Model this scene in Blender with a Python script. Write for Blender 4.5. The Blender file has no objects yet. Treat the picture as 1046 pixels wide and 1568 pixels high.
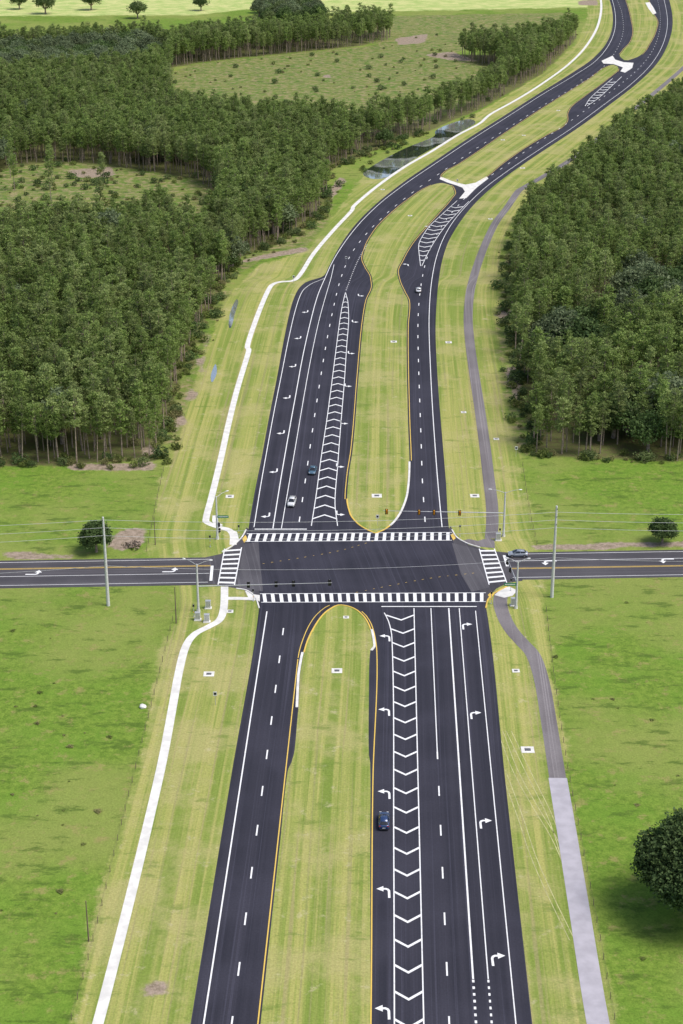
import bpy, math, random
import numpy as np
from mathutils import Vector, Matrix
from mathutils.geometry import tessellate_polygon
random.seed(7); rng=np.random.default_rng(7)
scene=bpy.context.scene
# ------------------------------------------------------------------ survey
# plan positions digitised from the aerial survey and rectified to metres on
# the ground plane (x east, y north, origin under the helicopter)
def G(x,y):
    v=y+335.0
    return ((x-523.0)*177.9/v, 503500.0/v-70.3)
def GP(l): return [G(*p) for p in l]
def S(x1568,y):   # survey point on one of the straight southern lane lines
    return (604+(x1568-604)*(y+335)/1903.0, y)
class FX:
    """smooth X(Y) curve"""
    def __init__(s,pts):
        w=sorted(GP(pts),key=lambda p:p[1])
        s.y=np.array([p[1] for p in w]); s.x=np.array([p[0] for p in w])
        h=np.diff(s.y); d=np.diff(s.x)/np.maximum(h,1e-6)
        m=np.zeros(len(s.y)); m[0]=d[0]; m[-1]=d[-1]
        for i in range(1,len(m)-1):
            if d[i-1]*d[i]>0:
                w1=2*h[i]+h[i-1]; w2=h[i]+2*h[i-1]
                m[i]=(w1+w2)/(w1/d[i-1]+w2/d[i])
        s.m=m
    def __call__(s,Y):
        Y=np.asarray(Y,float)
        i=np.clip(np.searchsorted(s.y,Y)-1,0,len(s.y)-2)
        h=s.y[i+1]-s.y[i]; t=(Y-s.y[i])/h
        tc=np.clip(t,0,1)
        r=(2*tc**3-3*tc**2+1)*s.x[i]+(tc**3-2*tc**2+tc)*h*s.m[i]+(-2*tc**3+3*tc**2)*s.x[i+1]+(tc**3-tc**2)*h*s.m[i+1]
        r=r+np.where(t<0,(Y-s.y[0])*s.m[0],0)+np.where(t>1,(Y-s.y[-1])*s.m[-1],0)
        return r
def yw(y): return 503500.0/(y+335.0)-70.3
def catmull(pts,n=6,closed=False):
    P=[Vector(p) for p in pts]; out=[]; L=len(P)
    rngi=range(L if closed else L-1)
    for i in rngi:
        p1=P[i]; p2=P[(i+1)%L]
        p0=P[(i-1)%L] if (closed or i>0) else p1*2-p2
        p3=P[(i+2)%L] if (closed or i<L-2) else p2*2-p1
        for k in range(n):
            t=k/n
            out.append(0.5*((2*p1)+(p2-p0)*t+(2*p0-5*p1+4*p2-p3)*t*t+(3*p1-p0-3*p2+p3)*t**3))
    if not closed: out.append(P[-1])
    return out
# ------------------------------------------------------------------ materials
def newmat(name):
    m=bpy.data.materials.new(name); m.use_nodes=True
    nt=m.node_tree; b=nt.nodes['Principled BSDF']
    return m,nt,b
def nd(nt,t,**kw):
    n=nt.nodes.new(t)
    for k,v in kw.items():
        if hasattr(n,k): setattr(n,k,v)
        else: n.inputs[k].default_value=v
    return n
def mix(nt,f,a,b,mode='MIX'):
    n=nt.nodes.new('ShaderNodeMix'); n.data_type='RGBA'; n.blend_type=mode
    for s,v in ((n.inputs[0],f),(n.inputs[6],a),(n.inputs[7],b)):
        if isinstance(v,bpy.types.NodeSocket): nt.links.new(v,s)
        elif isinstance(v,(int,float)): s.default_value=v
        else: s.default_value=(*v,1)
    return n.outputs[2]
def math_(nt,op,a,b=0.0,c=None):
    n=nt.nodes.new('ShaderNodeMath'); n.operation=op
    for s,v in zip(n.inputs,(a,b,c)):
        if v is None: continue
        if isinstance(v,bpy.types.NodeSocket): nt.links.new(v,s)
        else: s.default_value=v
    return n.outputs[0]
def mr(nt,v,a,b,c=0.0,d=1.0,smooth=True):
    n=nt.nodes.new('ShaderNodeMapRange'); n.interpolation_type='SMOOTHSTEP' if smooth else 'LINEAR'
    nt.links.new(v,n.inputs[0])
    for i,q in enumerate((a,b,c,d)): n.inputs[i+1].default_value=q
    return n.outputs[0]
def noise(nt,vec,scale,detail=3,rough=0.55):
    n=nd(nt,'ShaderNodeTexNoise'); n.inputs['Scale'].default_value=scale
    n.inputs['Detail'].default_value=detail; n.inputs['Roughness'].default_value=rough
    nt.links.new(vec,n.inputs['Vector']); return n.outputs[0]
def vmul(nt,vec,s):
    n=nd(nt,'ShaderNodeMapping'); nt.links.new(vec,n.inputs[0]); n.inputs['Scale'].default_value=s
    return n.outputs[0]
def pos(nt): return nt.nodes.new('ShaderNodeNewGeometry').outputs['Position']
def attr(nt,name):
    n=nt.nodes.new('ShaderNodeAttribute'); n.attribute_name=name; return n
def simple(name,col,rough=0.6,metal=0.0,var=0.12,scale=3.0,spec=0.5):
    m,nt,b=newmat(name)
    tc=nd(nt,'ShaderNodeTexCoord').outputs['Object']
    f=noise(nt,tc,scale,3)
    c=mix(nt,mr(nt,f,.3,.7),tuple(x*(1-var) for x in col),tuple(min(1,x*(1+var)) for x in col))
    nt.links.new(c,b.inputs['Base Color'])
    b.inputs['Roughness'].default_value=rough; b.inputs['Metallic'].default_value=metal
    b.inputs['Specular IOR Level'].default_value=spec
    return m

def ground_material():
    m,nt,b=newmat('grass_ground')
    p=pos(nt); a=attr(nt,'reg'); sp=nd(nt,'ShaderNodeSeparateColor'); nt.links.new(a.outputs['Color'],sp.inputs[0])
    a2=attr(nt,'reg2'); sp2=nd(nt,'ShaderNodeSeparateColor'); nt.links.new(a2.outputs['Color'],sp2.inputs[0])
    ac=attr(nt,'acr').outputs['Vector']
    nb=noise(nt,p,.016,4,.6); nm=noise(nt,p,.09,5,.65); nf=noise(nt,p,.7,5,.7); nff=noise(nt,p,2.6,4,.75)
    edge=math_(nt,'ADD',math_(nt,'MULTIPLY',math_(nt,'SUBTRACT',nm,.5),1.1),math_(nt,'MULTIPLY',math_(nt,'SUBTRACT',nf,.5),.7))
    def th(s,w=.16):
        return mr(nt,math_(nt,'ADD',s,edge),.5-w,.5+w)
    nweed=noise(nt,p,.28,6,.75)
    nd2=noise(nt,vmul(nt,p,(.5,1.3,1)),.22,5,.7)
    # lush pasture
    field=mix(nt,mr(nt,nf,.34,.66),(.105,.180,.024),(.185,.275,.042))
    field=mix(nt,mr(nt,nm,.42,.66,0,.7),field,(.135,.245,.030))
    field=mix(nt,mr(nt,nb,.42,.60,0,.75),field,(.24,.275,.072))
    field=mix(nt,mr(nt,nweed,.53,.66,0,.75),field,(.275,.245,.09))
    field=mix(nt,mr(nt,nd2,.53,.64,0,.7),field,(.068,.118,.020))
    # pale far hay field
    pale=mix(nt,mr(nt,nm,.35,.65),(.33,.43,.13),(.52,.53,.22))
    field=mix(nt,th(sp2.outputs[0],.25),field,pale)
    # mown verge with mower stripes that follow the road
    st=noise(nt,vmul(nt,ac,(.36,.004,1)),1.0,4,.7)
    st2=noise(nt,vmul(nt,ac,(1.5,.010,1)),1.0,3,.6)
    mown=mix(nt,mr(nt,st,.42,.58),(.175,.240,.046),(.365,.355,.112))
    mown=mix(nt,mr(nt,st2,.42,.60,0,.6),mown,(.235,.290,.064))
    mown=mix(nt,mr(nt,noise(nt,p,.045,5,.7),.46,.62,0,.6),mown,(.40,.36,.155))
    mown=mix(nt,mr(nt,noise(nt,vmul(nt,ac,(.7,.006,1)),1.3,3,.6),.56,.66,0,.55),mown,(.30,.26,.13))
    mown=mix(nt,mr(nt,nweed,.56,.70,0,.65),mown,(.47,.42,.25))
    mown=mix(nt,mr(nt,nd2,.56,.67,0,.6),mown,(.135,.20,.038))
    marsh=mix(nt,mr(nt,nm,.35,.65),(.10,.18,.03),(.17,.20,.05))
    marsh=mix(nt,mr(nt,nweed,.45,.60),marsh,(.29,.245,.125))
    marsh=mix(nt,mr(nt,nd2,.52,.63,0,.75),marsh,(.06,.105,.024))
    floor=mix(nt,mr(nt,nf,.35,.65),(.13,.11,.055),(.13,.16,.045))
    dirt=mix(nt,mr(nt,nf,.3,.7),(.20,.16,.11),(.38,.30,.24))
    c=mix(nt,th(sp.outputs[0]),field,mown)
    c=mix(nt,th(sp.outputs[2],.2),c,marsh)
    c=mix(nt,th(sp.outputs[1],.2),c,floor)
    c=mix(nt,th(sp2.outputs[1],.18),c,dirt)
    g=mr(nt,nff,.25,.75,.70,1.30,False)
    gv=nd(nt,'ShaderNodeCombineColor')
    for i in range(3): nt.links.new(g,gv.inputs[i])
    c=mix(nt,1.0,c,gv.outputs[0],'MULTIPLY')
    nt.links.new(c,b.inputs['Base Color']); b.inputs['Roughness'].default_value=.95; b.inputs['Specular IOR Level'].default_value=.1
    bp=nd(nt,'ShaderNodeBump'); bp.inputs['Strength'].default_value=.35; bp.inputs['Distance'].default_value=.25
    nt.links.new(math_(nt,'ADD',nff,math_(nt,'MULTIPLY',nf,1.5)),bp.inputs['Height']); nt.links.new(bp.outputs[0],b.inputs['Normal'])
    return m
def asphalt_material(name,c0,c1,patch=.5):
    m,nt,b=newmat(name); p=pos(nt); ac=attr(nt,'acr').outputs['Vector']
    n1=noise(nt,vmul(nt,ac,(.55,.004,1)),1.0,4,.65); n2=noise(nt,p,.06,4); n3=noise(nt,p,3.0,4,.7)
    c=mix(nt,mr(nt,n1,.36,.66),c0,c1)
    c=mix(nt,mr(nt,n2,.4,.7,0,patch),c,tuple(x*1.4 for x in c1))
    n4=noise(nt,vmul(nt,ac,(2.2,.008,1)),1.0,2)
    c=mix(nt,mr(nt,n4,.54,.70,0,.55),c,tuple(x*1.8 for x in c1))
    g=mr(nt,n3,.25,.75,.8,1.2,False); gv=nd(nt,'ShaderNodeCombineColor')
    for i in range(3): nt.links.new(g,gv.inputs[i])
    c=mix(nt,1.0,c,gv.outputs[0],'MULTIPLY')
    nt.links.new(c,b.inputs['Base Color']); b.inputs['Roughness'].default_value=.85; b.inputs['Specular IOR Level'].default_value=.25
    return m
def paint_material(name,col,wear):
    m,nt,b=newmat(name); p=pos(nt)
    n=noise(nt,p,1.5,5,.75)
    c=mix(nt,mr(nt,n,.50,.76,0,.75),col,wear); nt.links.new(c,b.inputs['Base Color']); b.inputs['Roughness'].default_value=.6
    return m
def leaf_material(name,dark,light,hue,trn=.35):
    m,nt,b=newmat(name)
    oi=nd(nt,'ShaderNodeObjectInfo').outputs['Random']; t=attr(nt,'tint').outputs['Fac']
    c=mix(nt,t,dark,light)
    pn=noise(nt,pos(nt),.035,3,.6)
    c=mix(nt,mr(nt,math_(nt,'ADD',oi,math_(nt,'MULTIPLY',math_(nt,'SUBTRACT',pn,.5),2.2)),.4,1,0,.75),c,hue)
    oi2=math_(nt,'FRACT',math_(nt,'MULTIPLY',oi,7.31))
    v=mr(nt,oi2,0,1,.74,1.26,False); v2=nd(nt,'ShaderNodeCombineColor')
    for i in range(3): nt.links.new(v,v2.inputs[i])
    c=mix(nt,1.0,c,v2.outputs[0],'MULTIPLY')
    nt.links.new(c,b.inputs['Base Color']); b.inputs['Roughness'].default_value=.7; b.inputs['Specular IOR Level'].default_value=.2
    tr=nd(nt,'ShaderNodeBsdfTranslucent'); nt.links.new(c,tr.inputs[0])
    ms=nd(nt,'ShaderNodeMixShader'); ms.inputs[0].default_value=trn
    nt.links.new(b.outputs[0],ms.inputs[1]); nt.links.new(tr.outputs[0],ms.inputs[2])
    nt.links.new(ms.outputs[0],nt.nodes['Material Output'].inputs[0])
    return m
M_ground=ground_material()
M_asph=asphalt_material('asphalt_new',(.023,.023,.034),(.035,.034,.048))
M_asph_old=asphalt_material('asphalt_cross_street',(.052,.050,.058),(.072,.068,.076))
M_patch=asphalt_material('asphalt_worn',(.068,.065,.075),(.090,.086,.096))
M_path=asphalt_material('asphalt_path',(.14,.125,.13),(.18,.165,.17))
M_conc_path=simple('concrete_grey_path',(.40,.38,.42),.9,var=.1,scale=.4)
M_conc=simple('concrete_white',(.68,.665,.63),.85,var=.12,scale=.5)
M_white=paint_material('white_road_paint',(.80,.80,.80),(.42,.42,.43))
M_yel=paint_material('yellow_road_paint',(.72,.49,.09),(.42,.30,.10))
M_pole=simple('galvanised_steel',(.50,.51,.52),.45,.4)
M_cpole=simple('concrete_pole',(.60,.60,.59),.8)
M_wood=simple('weathered_wood',(.16,.12,.09),.9)
M_black=simple('black_housing',(.012,.012,.013),.5)
M_syel=simple('yellow_housing',(.75,.36,.02),.5)
M_wire=simple('cable',(.55,.56,.57),.5)
M_green=simple('green_sign_sheet',(.0,.22,.10),.4)
M_red=simple('red_lens',(.5,.02,.01),.3); M_amb=simple('amber_lens',(.5,.2,.01),.3); M_grn=simple('green_lens',(.01,.2,.08),.3)
M_dark=simple('dark_grate',(.03,.03,.03),.7)
M_tyre=simple('tyre',(.02,.02,.02),.8)
M_glass=simple('car_glass',(.015,.018,.022),.08,spec=.8)
M_chrome=simple('rim_metal',(.5,.5,.5),.3,.8)
M_lamp=simple('lamp_white',(.8,.8,.8),.3)
M_bark=simple('bark',(.30,.235,.185),.95,var=.35,scale=2)
M_pine=leaf_material('pine_needles',(.125,.190,.042),(.275,.365,.105),(.30,.355,.135),.45)
M_oak=leaf_material('oak_leaves',(.050,.095,.028),(.145,.21,.068),(.19,.23,.09),.3)
M_moss=leaf_material('mossy_oak_leaves',(.115,.16,.075),(.25,.30,.16),(.21,.26,.14))
M_bush=leaf_material('shrub_leaves',(.09,.14,.03),(.23,.27,.07),(.30,.26,.13))

# ------------------------------------------------------------------ mesh builder
class MB:
    def __init__(s): s.v=[]; s.f=[]; s.mi=[]; s.mats=[]; s.sm=[]
    def m(s,mat):
        if mat not in s.mats: s.mats.append(mat)
        return s.mats.index(mat)
    def add(s,vs,fs,mat,smooth=False):
        o=len(s.v); s.v+= [tuple(v) for v in vs]; k=s.m(mat)
        for f in fs: s.f.append(tuple(i+o for i in f)); s.mi.append(k); s.sm.append(smooth)
    def box(s,c,d,mat,M=None,bev=0):
        x,y,z=[q/2 for q in d]
        vs=[Vector((c[0]+i*x,c[1]+j*y,c[2]+k*z)) for i in(-1,1) for j in(-1,1) for k in(-1,1)]
        if M: vs=[M@v for v in vs]
        s.add(vs,[(0,1,3,2),(4,6,7,5),(0,4,5,1),(2,3,7,6),(0,2,6,4),(1,5,7,3)],mat)
    def cyl(s,p0,p1,r0,r1,mat,n=8,cap=True,smooth=True):
        p0=Vector(p0);p1=Vector(p1);d=(p1-p0)
        if d.length<1e-6:return
        q=d.to_track_quat('Z','Y'); vs=[]
        for p,r in((p0,r0),(p1,r1)):
            for i in range(n):
                a=2*math.pi*i/n; vs.append(p+q@Vector((r*math.cos(a),r*math.sin(a),0)))
        fs=[(i,(i+1)%n,n+(i+1)%n,n+i) for i in range(n)]
        s.add(vs,fs,mat,smooth)
        if cap: s.add(vs[:n],[tuple(reversed(range(n)))],mat); s.add(vs[n:],[tuple(range(n))],mat)
    def loft(s,secs,mat,smooth=True,M=None):
        n=len(secs[0]); vs=[Vector(p) for c in secs for p in c]
        if M: vs=[M@v for v in vs]
        fs=[]
        for a in range(len(secs)-1):
            for i in range(n):
                j=(i+1)%n; fs.append((a*n+i,a*n+j,(a+1)*n+j,(a+1)*n+i))
        fs.append(tuple(reversed(range(n)))); L=len(secs)-1
        fs.append(tuple(L*n+i for i in range(n)))
        s.add(vs,fs,mat,smooth)
    def poly(s,pts,z,mat):
        P=[Vector((p[0],p[1],0)) for p in pts]
        tr=tessellate_polygon([P]); vs=[(p[0],p[1],z) for p in pts]
        fs=[]
        for t in tr:
            a,b,c=[P[i] for i in t]
            fs.append(t if (b-a).cross(c-a).z>0 else (t[0],t[2],t[1]))
        s.add(vs,fs,mat)
    def ribbon(s,pts,w,z,mat,h=0.0):
        P=[Vector((p[0],p[1])) for p in pts]; L=[];R=[]
        for i,p in enumerate(P):
            a=P[max(0,i-1)]; b=P[min(len(P)-1,i+1)]
            t=(b-a); t=t.normalized() if t.length>1e-9 else Vector((0,1)); n=Vector((-t.y,t.x))
            ww=w[i] if hasattr(w,'__len__') else w
            L.append(p+n*ww/2); R.append(p-n*ww/2)
        n=len(P); vs=[(q.x,q.y,z) for q in L]+[(q.x,q.y,z) for q in R]
        s.add(vs,[(n+i,n+i+1,i+1,i) for i in range(n-1)],mat)
        if h>0:
            vs2=[(q.x,q.y,z-h) for q in L]+[(q.x,q.y,z-h) for q in R]
            s.add(vs+vs2,[(i,i+1,2*n+i+1,2*n+i) for i in range(n-1)]+[(n+i+1,n+i,3*n+i,3*n+i+1) for i in range(n-1)]
                  +[(0,2*n,3*n,n),(n-1,2*n-1,4*n-1,3*n-1)],mat)
    def obj(s,name,loc=(0,0,0),rot=0,scale=1):
        me=bpy.data.meshes.new(name); me.from_pydata(s.v,[],s.f)
        for k in s.mats: me.materials.append(k)
        me.polygons.foreach_set('material_index',s.mi); me.polygons.foreach_set('use_smooth',s.sm); me.update()
        o=bpy.data.objects.new(name,me); scene.collection.objects.link(o); o.location=loc; o.rotation_euler[2]=rot; o.scale=(scale,)*3
        return o
# ------------------------------------------------------------------ road geometry
OL=FX([S(292,2600),S(292,1568),S(292,1200),S(292,925),(389,870),(380,815),(389,760),(401,700),(412,640),(424,580),(435,520),(446,470),(456,445),(468,433),(496,423),(504,408),(519,380),(543,346),(577,312),(620,278),(660,251),(715,214),(775,176),(825,144),(875,113),(907,91),(929,66),(938,40),(936,10),(925,-20),(890,-80),(800,-150)])
OR=FX([S(815,2600),S(815,1568),S(815,1200),S(815,930),(716,870),(688,812),(683,740),(678,680),(673,620),(669,560),(667,510),(669,460),(675,410),(685,375),(701,346),(723,317),(752,289),(790,260),(836,229),(886,196),(931,163),(976,128),(1006,98),(1024,65),(1030,35),(1027,10),(1018,-20),(985,-80),(900,-150)])
def across(X,Y):
    return X-(OL(Y)+OR(Y))/2
def set_acr(me):
    n=len(me.vertices); co=np.empty(n*3); me.vertices.foreach_get('co',co); co=co.reshape(-1,3)
    a=np.stack([across(co[:,0],co[:,1]),co[:,1],np.zeros(n)],1)
    at=me.attributes.new('acr','FLOAT_VECTOR','POINT'); at.data.foreach_set('vector',a.ravel())
def grid_mesh(name,X,Y,Z,mat):
    r,c=X.shape; me=bpy.data.meshes.new(name)
    co=np.stack([X,Y,Z],-1).reshape(-1,3)
    idx=np.arange(r*c).reshape(r,c)
    q=np.stack([idx[:-1,:-1],idx[:-1,1:],idx[1:,1:],idx[1:,:-1]],-1).reshape(-1)
    nf=(r-1)*(c-1)
    me.vertices.add(r*c); me.vertices.foreach_set('co',co.ravel())
    me.loops.add(nf*4); me.loops.foreach_set('vertex_index',q.astype(np.int32))
    me.polygons.add(nf); me.polygons.foreach_set('loop_start',np.arange(0,nf*4,4,dtype=np.int32)); me.polygons.foreach_set('loop_total',np.full(nf,4,dtype=np.int32))
    me.update(calc_edges=True); me.validate()
    me.materials.append(mat); set_acr(me)
    o=bpy.data.objects.new(name,me); scene.collection.objects.link(o); return o
def rowsY(Y0,Y1,fine=()):
    ys=[Y0]; 
    while ys[-1]<Y1:
        st=max(1.2,ys[-1]*.004)
        for f in fine:
            if abs(ys[-1]-f)<6: st=.25
        ys.append(ys[-1]+st)
    ys[-1]=Y1; return np.array(ys)
def strip(name,fL,fR,Y0,Y1,nc,z,mat,fine=()):
    Y=rowsY(Y0,Y1,fine); t=np.linspace(0,1,nc)
    XL=fL(Y); XR=np.maximum(fR(Y),XL+.01); X=XL[:,None]*(1-t)+XR[:,None]*t
    return grid_mesh(name,X,np.repeat(Y[:,None],nc,1),np.full(X.shape,z),mat)
YB=40.0; YT=yw(-120)
strip('main_highway_road',OL,OR,YB,YT,14,.020,M_asph)
# cross street
CS=lambda X:347.03+.03824*X
X=np.concatenate([np.linspace(-2500,-200,30),np.linspace(-190,190,120),np.linspace(200,2500,30)])
o=np.linspace(-7.3,7.3,7); XX=np.repeat(X[:,None],7,1); YY=CS(X)[:,None]-o[None,:]
cso=grid_mesh('cross_street_road',XX,YY,np.full(XX.shape,.012),M_asph_old)
nv=len(cso.data.vertices); a=np.stack([(YY-CS(XX)),XX,XX*0],-1).reshape(-1); cso.data.attributes['acr'].data.foreach_set('vector',a)
mb=MB()
for pl in ([(310,855),(338,849),(356,838),(368,824),(378,808),(400,830),(420,860),(310,872)],
           [(310,892),(340,898),(372,903),(390,913),(398,930),(420,900),(400,870),(310,880)],
           [(690,806),(698,822),(718,835),(750,844),(800,849),(800,862),(700,870),(676,830)],
           [(800,890),(778,893),(760,902),(748,916),(743,934),(730,930),(700,900),(720,870),(800,876)]):
    mb.poly([v.to_tuple() for v in catmull(GP(pl),1,True)],.016,M_asph_old)
co_=mb.obj('corner_radius_road'); set_acr(co_.data)
mb=MB()
for pl in ([(374,834),(396,830),(398,860),(403,906),(383,905),(364,898),(368,868)],
           [(692,832),(716,838),(735,842),(742,868),(750,900),(722,907),(706,880)]):
    mb.poly(GP(pl),.024,M_patch)
o=mb.obj('worn_pavement'); set_acr(o.data)
# medians
SML=FX([S(399,2600),S(399,1568),S(399,1290),S(399,1182),(447,1166),(451,1150),(456,1095),(457,1084),(459,1040),(463,1012),(470,985),(482,960),(498,939),(508,932),(516,928.2),(519,927.5)])
SMR=FX([S(567,2600),(567,1568),(567,1300),(567,1170),(565,1156),(565,1060),(567,998),(572,990),(569,970),(562,952),(550,938),(538,931),(528,928.2),(522,927.5)])
M1L=FX([(573,817),(562,812),(547,802),(536,787),(531.5,765),(534,730),(540,690),(549,580),(556,500),(562,462),(571,437),(569,424),(561,410),(556,397),(560,380),(575,353),(600,327),(630,303),(655,287),(668,282),(674,281)])
M1R=FX([(577,817),(590,811),(605,798),(617,778),(624,755),(627,710),(625,650),(623,560),(623,500),(625,462),(618,447),(611,431),(608,418),(616,398),(630,374),(650,350),(670,328),(690,305),(696,295),(692,286),(683,282),(678,281)])
M2L=FX([(711,284),(700,281),(688,277),(677,271),(683,263),(700,254),(725,238),(760,214),(800,187),(840,161),(880,136),(905,120),(925,105),(936,100)])
M2R=FX([(715,284),(727,281),(743,272),(765,254),(800,229),(835,208),(860,195),(868,185),(868,175),(873,165),(890,151),(915,133),(938,115),(946,108),(946,103),(940,100)])
M3L=FX([(956,93),(950,88),(954,78),(965,66),(970,50),(967,30),(962,10),(952,-15),(925,-60),(880,-100)])
M3R=FX([(962,93),(978,87),(994,68),(1004,47),(1006,32),(999,20),(992,0),(978,-25),(955,-60),(905,-100)])
def median(name,l,r,y0,y1,fine):
    o=strip(name,l,r,yw(y0),yw(y1),14,.032,M_ground,fine)
    n=len(o.data.vertices)
    at=o.data.attributes.new('reg','FLOAT_COLOR','POINT'); at.data.foreach_set('color',np.tile([1,0,0,0],n).astype(np.float32))
    at=o.data.attributes.new('reg2','FLOAT_COLOR','POINT'); at.data.foreach_set('color',np.tile([0,0,0,0],n).astype(np.float32))
    return o
median('grass_median',SML,SMR,2500,927.5,(yw(932),yw(1170),yw(1082),yw(997)))
median('grass_median',M1L,M1R,817,281,(yw(812),yw(283),yw(800)))
median('grass_median',M2L,M2R,284,100,(yw(283),))
median('grass_median',M3L,M3R,93,-100,())
# kerbs
mb=MB()
def fpts(f,ya,yb,off=0,step=1.0):
    A,B=yw(ya),yw(yb); n=max(2,int(abs(B-A)/step)); Y=np.linspace(A,B,n); X=f(Y)+off; return list(zip(X,Y))
def kerb(pts,mat,w=.5): mb.ribbon(pts,w,.15,mat,h=.15)
kerb(fpts(SML,1084,1000,-.3,.7),M_conc,.5); kerb(fpts(SML,1000,927.6,0,.15)+list(reversed(fpts(SMR,965,927.6,0,.15))),M_yel,.28)
kerb(fpts(SMR,997,965,.2,.4),M_conc)
kerb(list(reversed(fpts(M1L,817,765,0,.15)))+fpts(M1R,817,806,0,.1),M_yel,.35); kerb(fpts(M1R,806,708,0,.5),M_conc,.5)
mb.obj('median_kerb')
mb=MB()
kerb([v.to_tuple() for v in catmull(GP([(744,932),(748,918),(759,908),(776,899)]),6)],M_yel,.3)
kerb([v.to_tuple() for v in catmull(GP([(692,812),(700,824),(716,833),(735,839)]),6)],M_conc,.3)
kerb([v.to_tuple() for v in catmull(GP([(377,812),(370,824),(357,836),(340,846)]),6)],M_conc,.3)
kerb([v.to_tuple() for v in catmull(GP([(397,932),(391,915),(378,905),(362,902)]),6)],M_conc,.3)
mb.obj('corner_kerb')
# U-turn concrete pads
mb=MB()
mb.poly(GP([(675,271),(688,276.5),(700,280.5),(713,283.5),(728,280.5),(745,271),(748,274),(730,288),(714,304),(703,305),(712,294),(708,288),(697,284),(686,280.5),(673,275)]),.036,M_conc)
mb.poly(GP([(921,94),(938,86),(942,92),(955,96),(970,97),(968,105),(957,112),(950,110),(954,104),(940,99),(924,98)]),.036,M_conc)
mb.poly(GP([(988,5),(995,4),(1001,13),(1005,21),(1000,23),(993,14)]),.036,M_conc)
mb.obj('u_turn_concrete_apron')
# ------------------------------------------------------------------ paint
W=MB(); Yl=MB(); ZP=.040
def line(f,ya,yb,w=.24,mat='w',off=0):
    B=W if mat=='w' else Yl
    B.ribbon(fpts(f,ya,yb,off,2.0),w,ZP,M_white if mat=='w' else M_yel)
def dashes(f,ya,yb,on=3.2,per=12.19,w=.26,mat='w'):
    B=W if mat=='w' else Yl; A,E=yw(ya),yw(yb); y=A
    while y<E:
        Y=np.linspace(y,min(y+on,E),3); B.ribbon(list(zip(f(Y),Y)),w,ZP,M_white if mat=='w' else M_yel); y+=per
def SL(x): return FX([S(x,2600),S(x,1568),S(x,1200),S(x,925)])
line(SL(312),2500,937); dashes(SL(355),2500,945)
line(SL(395),2500,1010,mat='y',w=.2); 
Yl.ribbon(fpts(FX([S(395,1010),(458,1000),(467,972),(480,948),(498,931),(506,927)]),1008,927.5,0,.5),.18,ZP,M_yel)
line(FX([S(568,2600),(568,1568),(571,1200),(577,997),(575,980),(570,960),(562,945),(552,935)]),2500,937,mat='y',w=.2)
chL=FX([S(604,2600),(604,1568),(603,1300),(601,1000),(600,975),(596,955),(588,938)]); chR=SL(649)
line(chL,2500,939,w=.2); line(chR,2500,932,w=.2)
dashes(SL(688),2500,1152); line(SL(688),1152,932,w=.18)
line(SL(729),1500,932,w=.28); line(SL(753),1500,932,w=.18); line(SL(790),2500,936,w=.18)
dashes(SL(729),2500,1500,.6,1.5,.35); dashes(SL(753),2500,1500,.6,1.5,.3)
def chevrons(fl,fr,ya,yb,step,sgn,t=.58,k=.85):
    A,E=yw(ya),yw(yb); y=A
    while y<E:
        l=float(fl(y))+.1; r=float(fr(y))-.1; m=(l+r)/2; hw=(r-l)/2
        if hw>.25:
            d=hw*k*sgn
            l2=float(fl(y+d))+.1; r2=float(fr(y+d))-.1
            W.add([(l2,y+d,ZP),(m,y,ZP),(m,y+t,ZP),(l2,y+d+t,ZP)],[(0,1,2,3)],M_white)
            W.add([(m,y,ZP),(r2,y+d,ZP),(r2,y+d+t,ZP),(m,y+t,ZP)],[(0,1,2,3)],M_white)
        y+=step
chevrons(chL,chR,2400,938,6.1,1)
# north side, southbound carriageway
W1=FX([(389,808),(398,752),(408,695),(419,635),(431,575),(443,515),(454,470),(463,447),(474,437),(499,426)])
W2=FX([(418,810),(430,735),(443,660),(453,605),(463,550),(474,500),(486,455),(498,426),(508,404),(523,379),(548,346),(581,313),(624,280),(664,253),(718,217),(778,179),(828,147),(878,117),(911,95),(933,68),(942,42),(940,10),(929,-20),(894,-80)])
W3=FX([(431,810),(443,740),(455,670),(466,605),(477,545),(489,490),(500,450),(507,426),(512,404)])
D1=FX([(457,808),(470,720),(480,650),(490,585),(500,525),(510,475),(521,430),(536,393),(560,360),(595,325),(635,293),(675,265),(728,229),(787,191),(837,159),(888,129),(920,107),(943,79),(954,50),(952,20),(945,0),(930,-40)])
line(W1,808,427,w=.2); line(W2,810,-80,w=.24); line(W3,810,406,w=.18); dashes(D1,800,-30)
cL=FX([(477,805),(484,760),(492,700),(501,640),(509,580),(516,525),(523,475),(529,448)])
cR=FX([(517,806),(513,770),(517,715),(522,650),(527,590),(531,530),(534,485),(533,465),(529,448)])
line(cL,806,448,w=.2); line(cR,806,448,w=.2); chevrons(cL,cR,790,452,6.1,-1,t=.65)
dashes(FX([(530,445),(548,400),(575,355)]),445,375,.7,2.4,.3)
def oline(f,ya,yb,off,mat='y',w=.2): line(f,ya,yb,w,mat,off)
oline(M1L,765,284,-.5); oline(M1R,706,284,.5); oline(M2L,276,101,-.5); oline(M2R,278,106,.5); oline(M3L,84,-60,-.5); oline(M3R,84,-60,.5)
W4=FX([(677,808),(671,745),(666,680),(662,620),(659,560),(657,500),(659,450),(665,408),(675,375),(690,346),(713,317),(742,289),(781,260),(827,229),(877,196),(922,163),(967,129),(998,98),(1016,66),(1022,36),(1019,10),(1010,-20),(978,-80)])
D2=FX([(651,800),(647,740),(645,680),(643,620),(641,560),(640,500),(642,460),(650,410),(662,374),(680,342),(702,315),(736,281),(772,256),(815,225),(865,192),(912,158),(956,125),(986,97),(1004,68),(1011,38),(1009,10),(1000,-20)])
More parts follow.
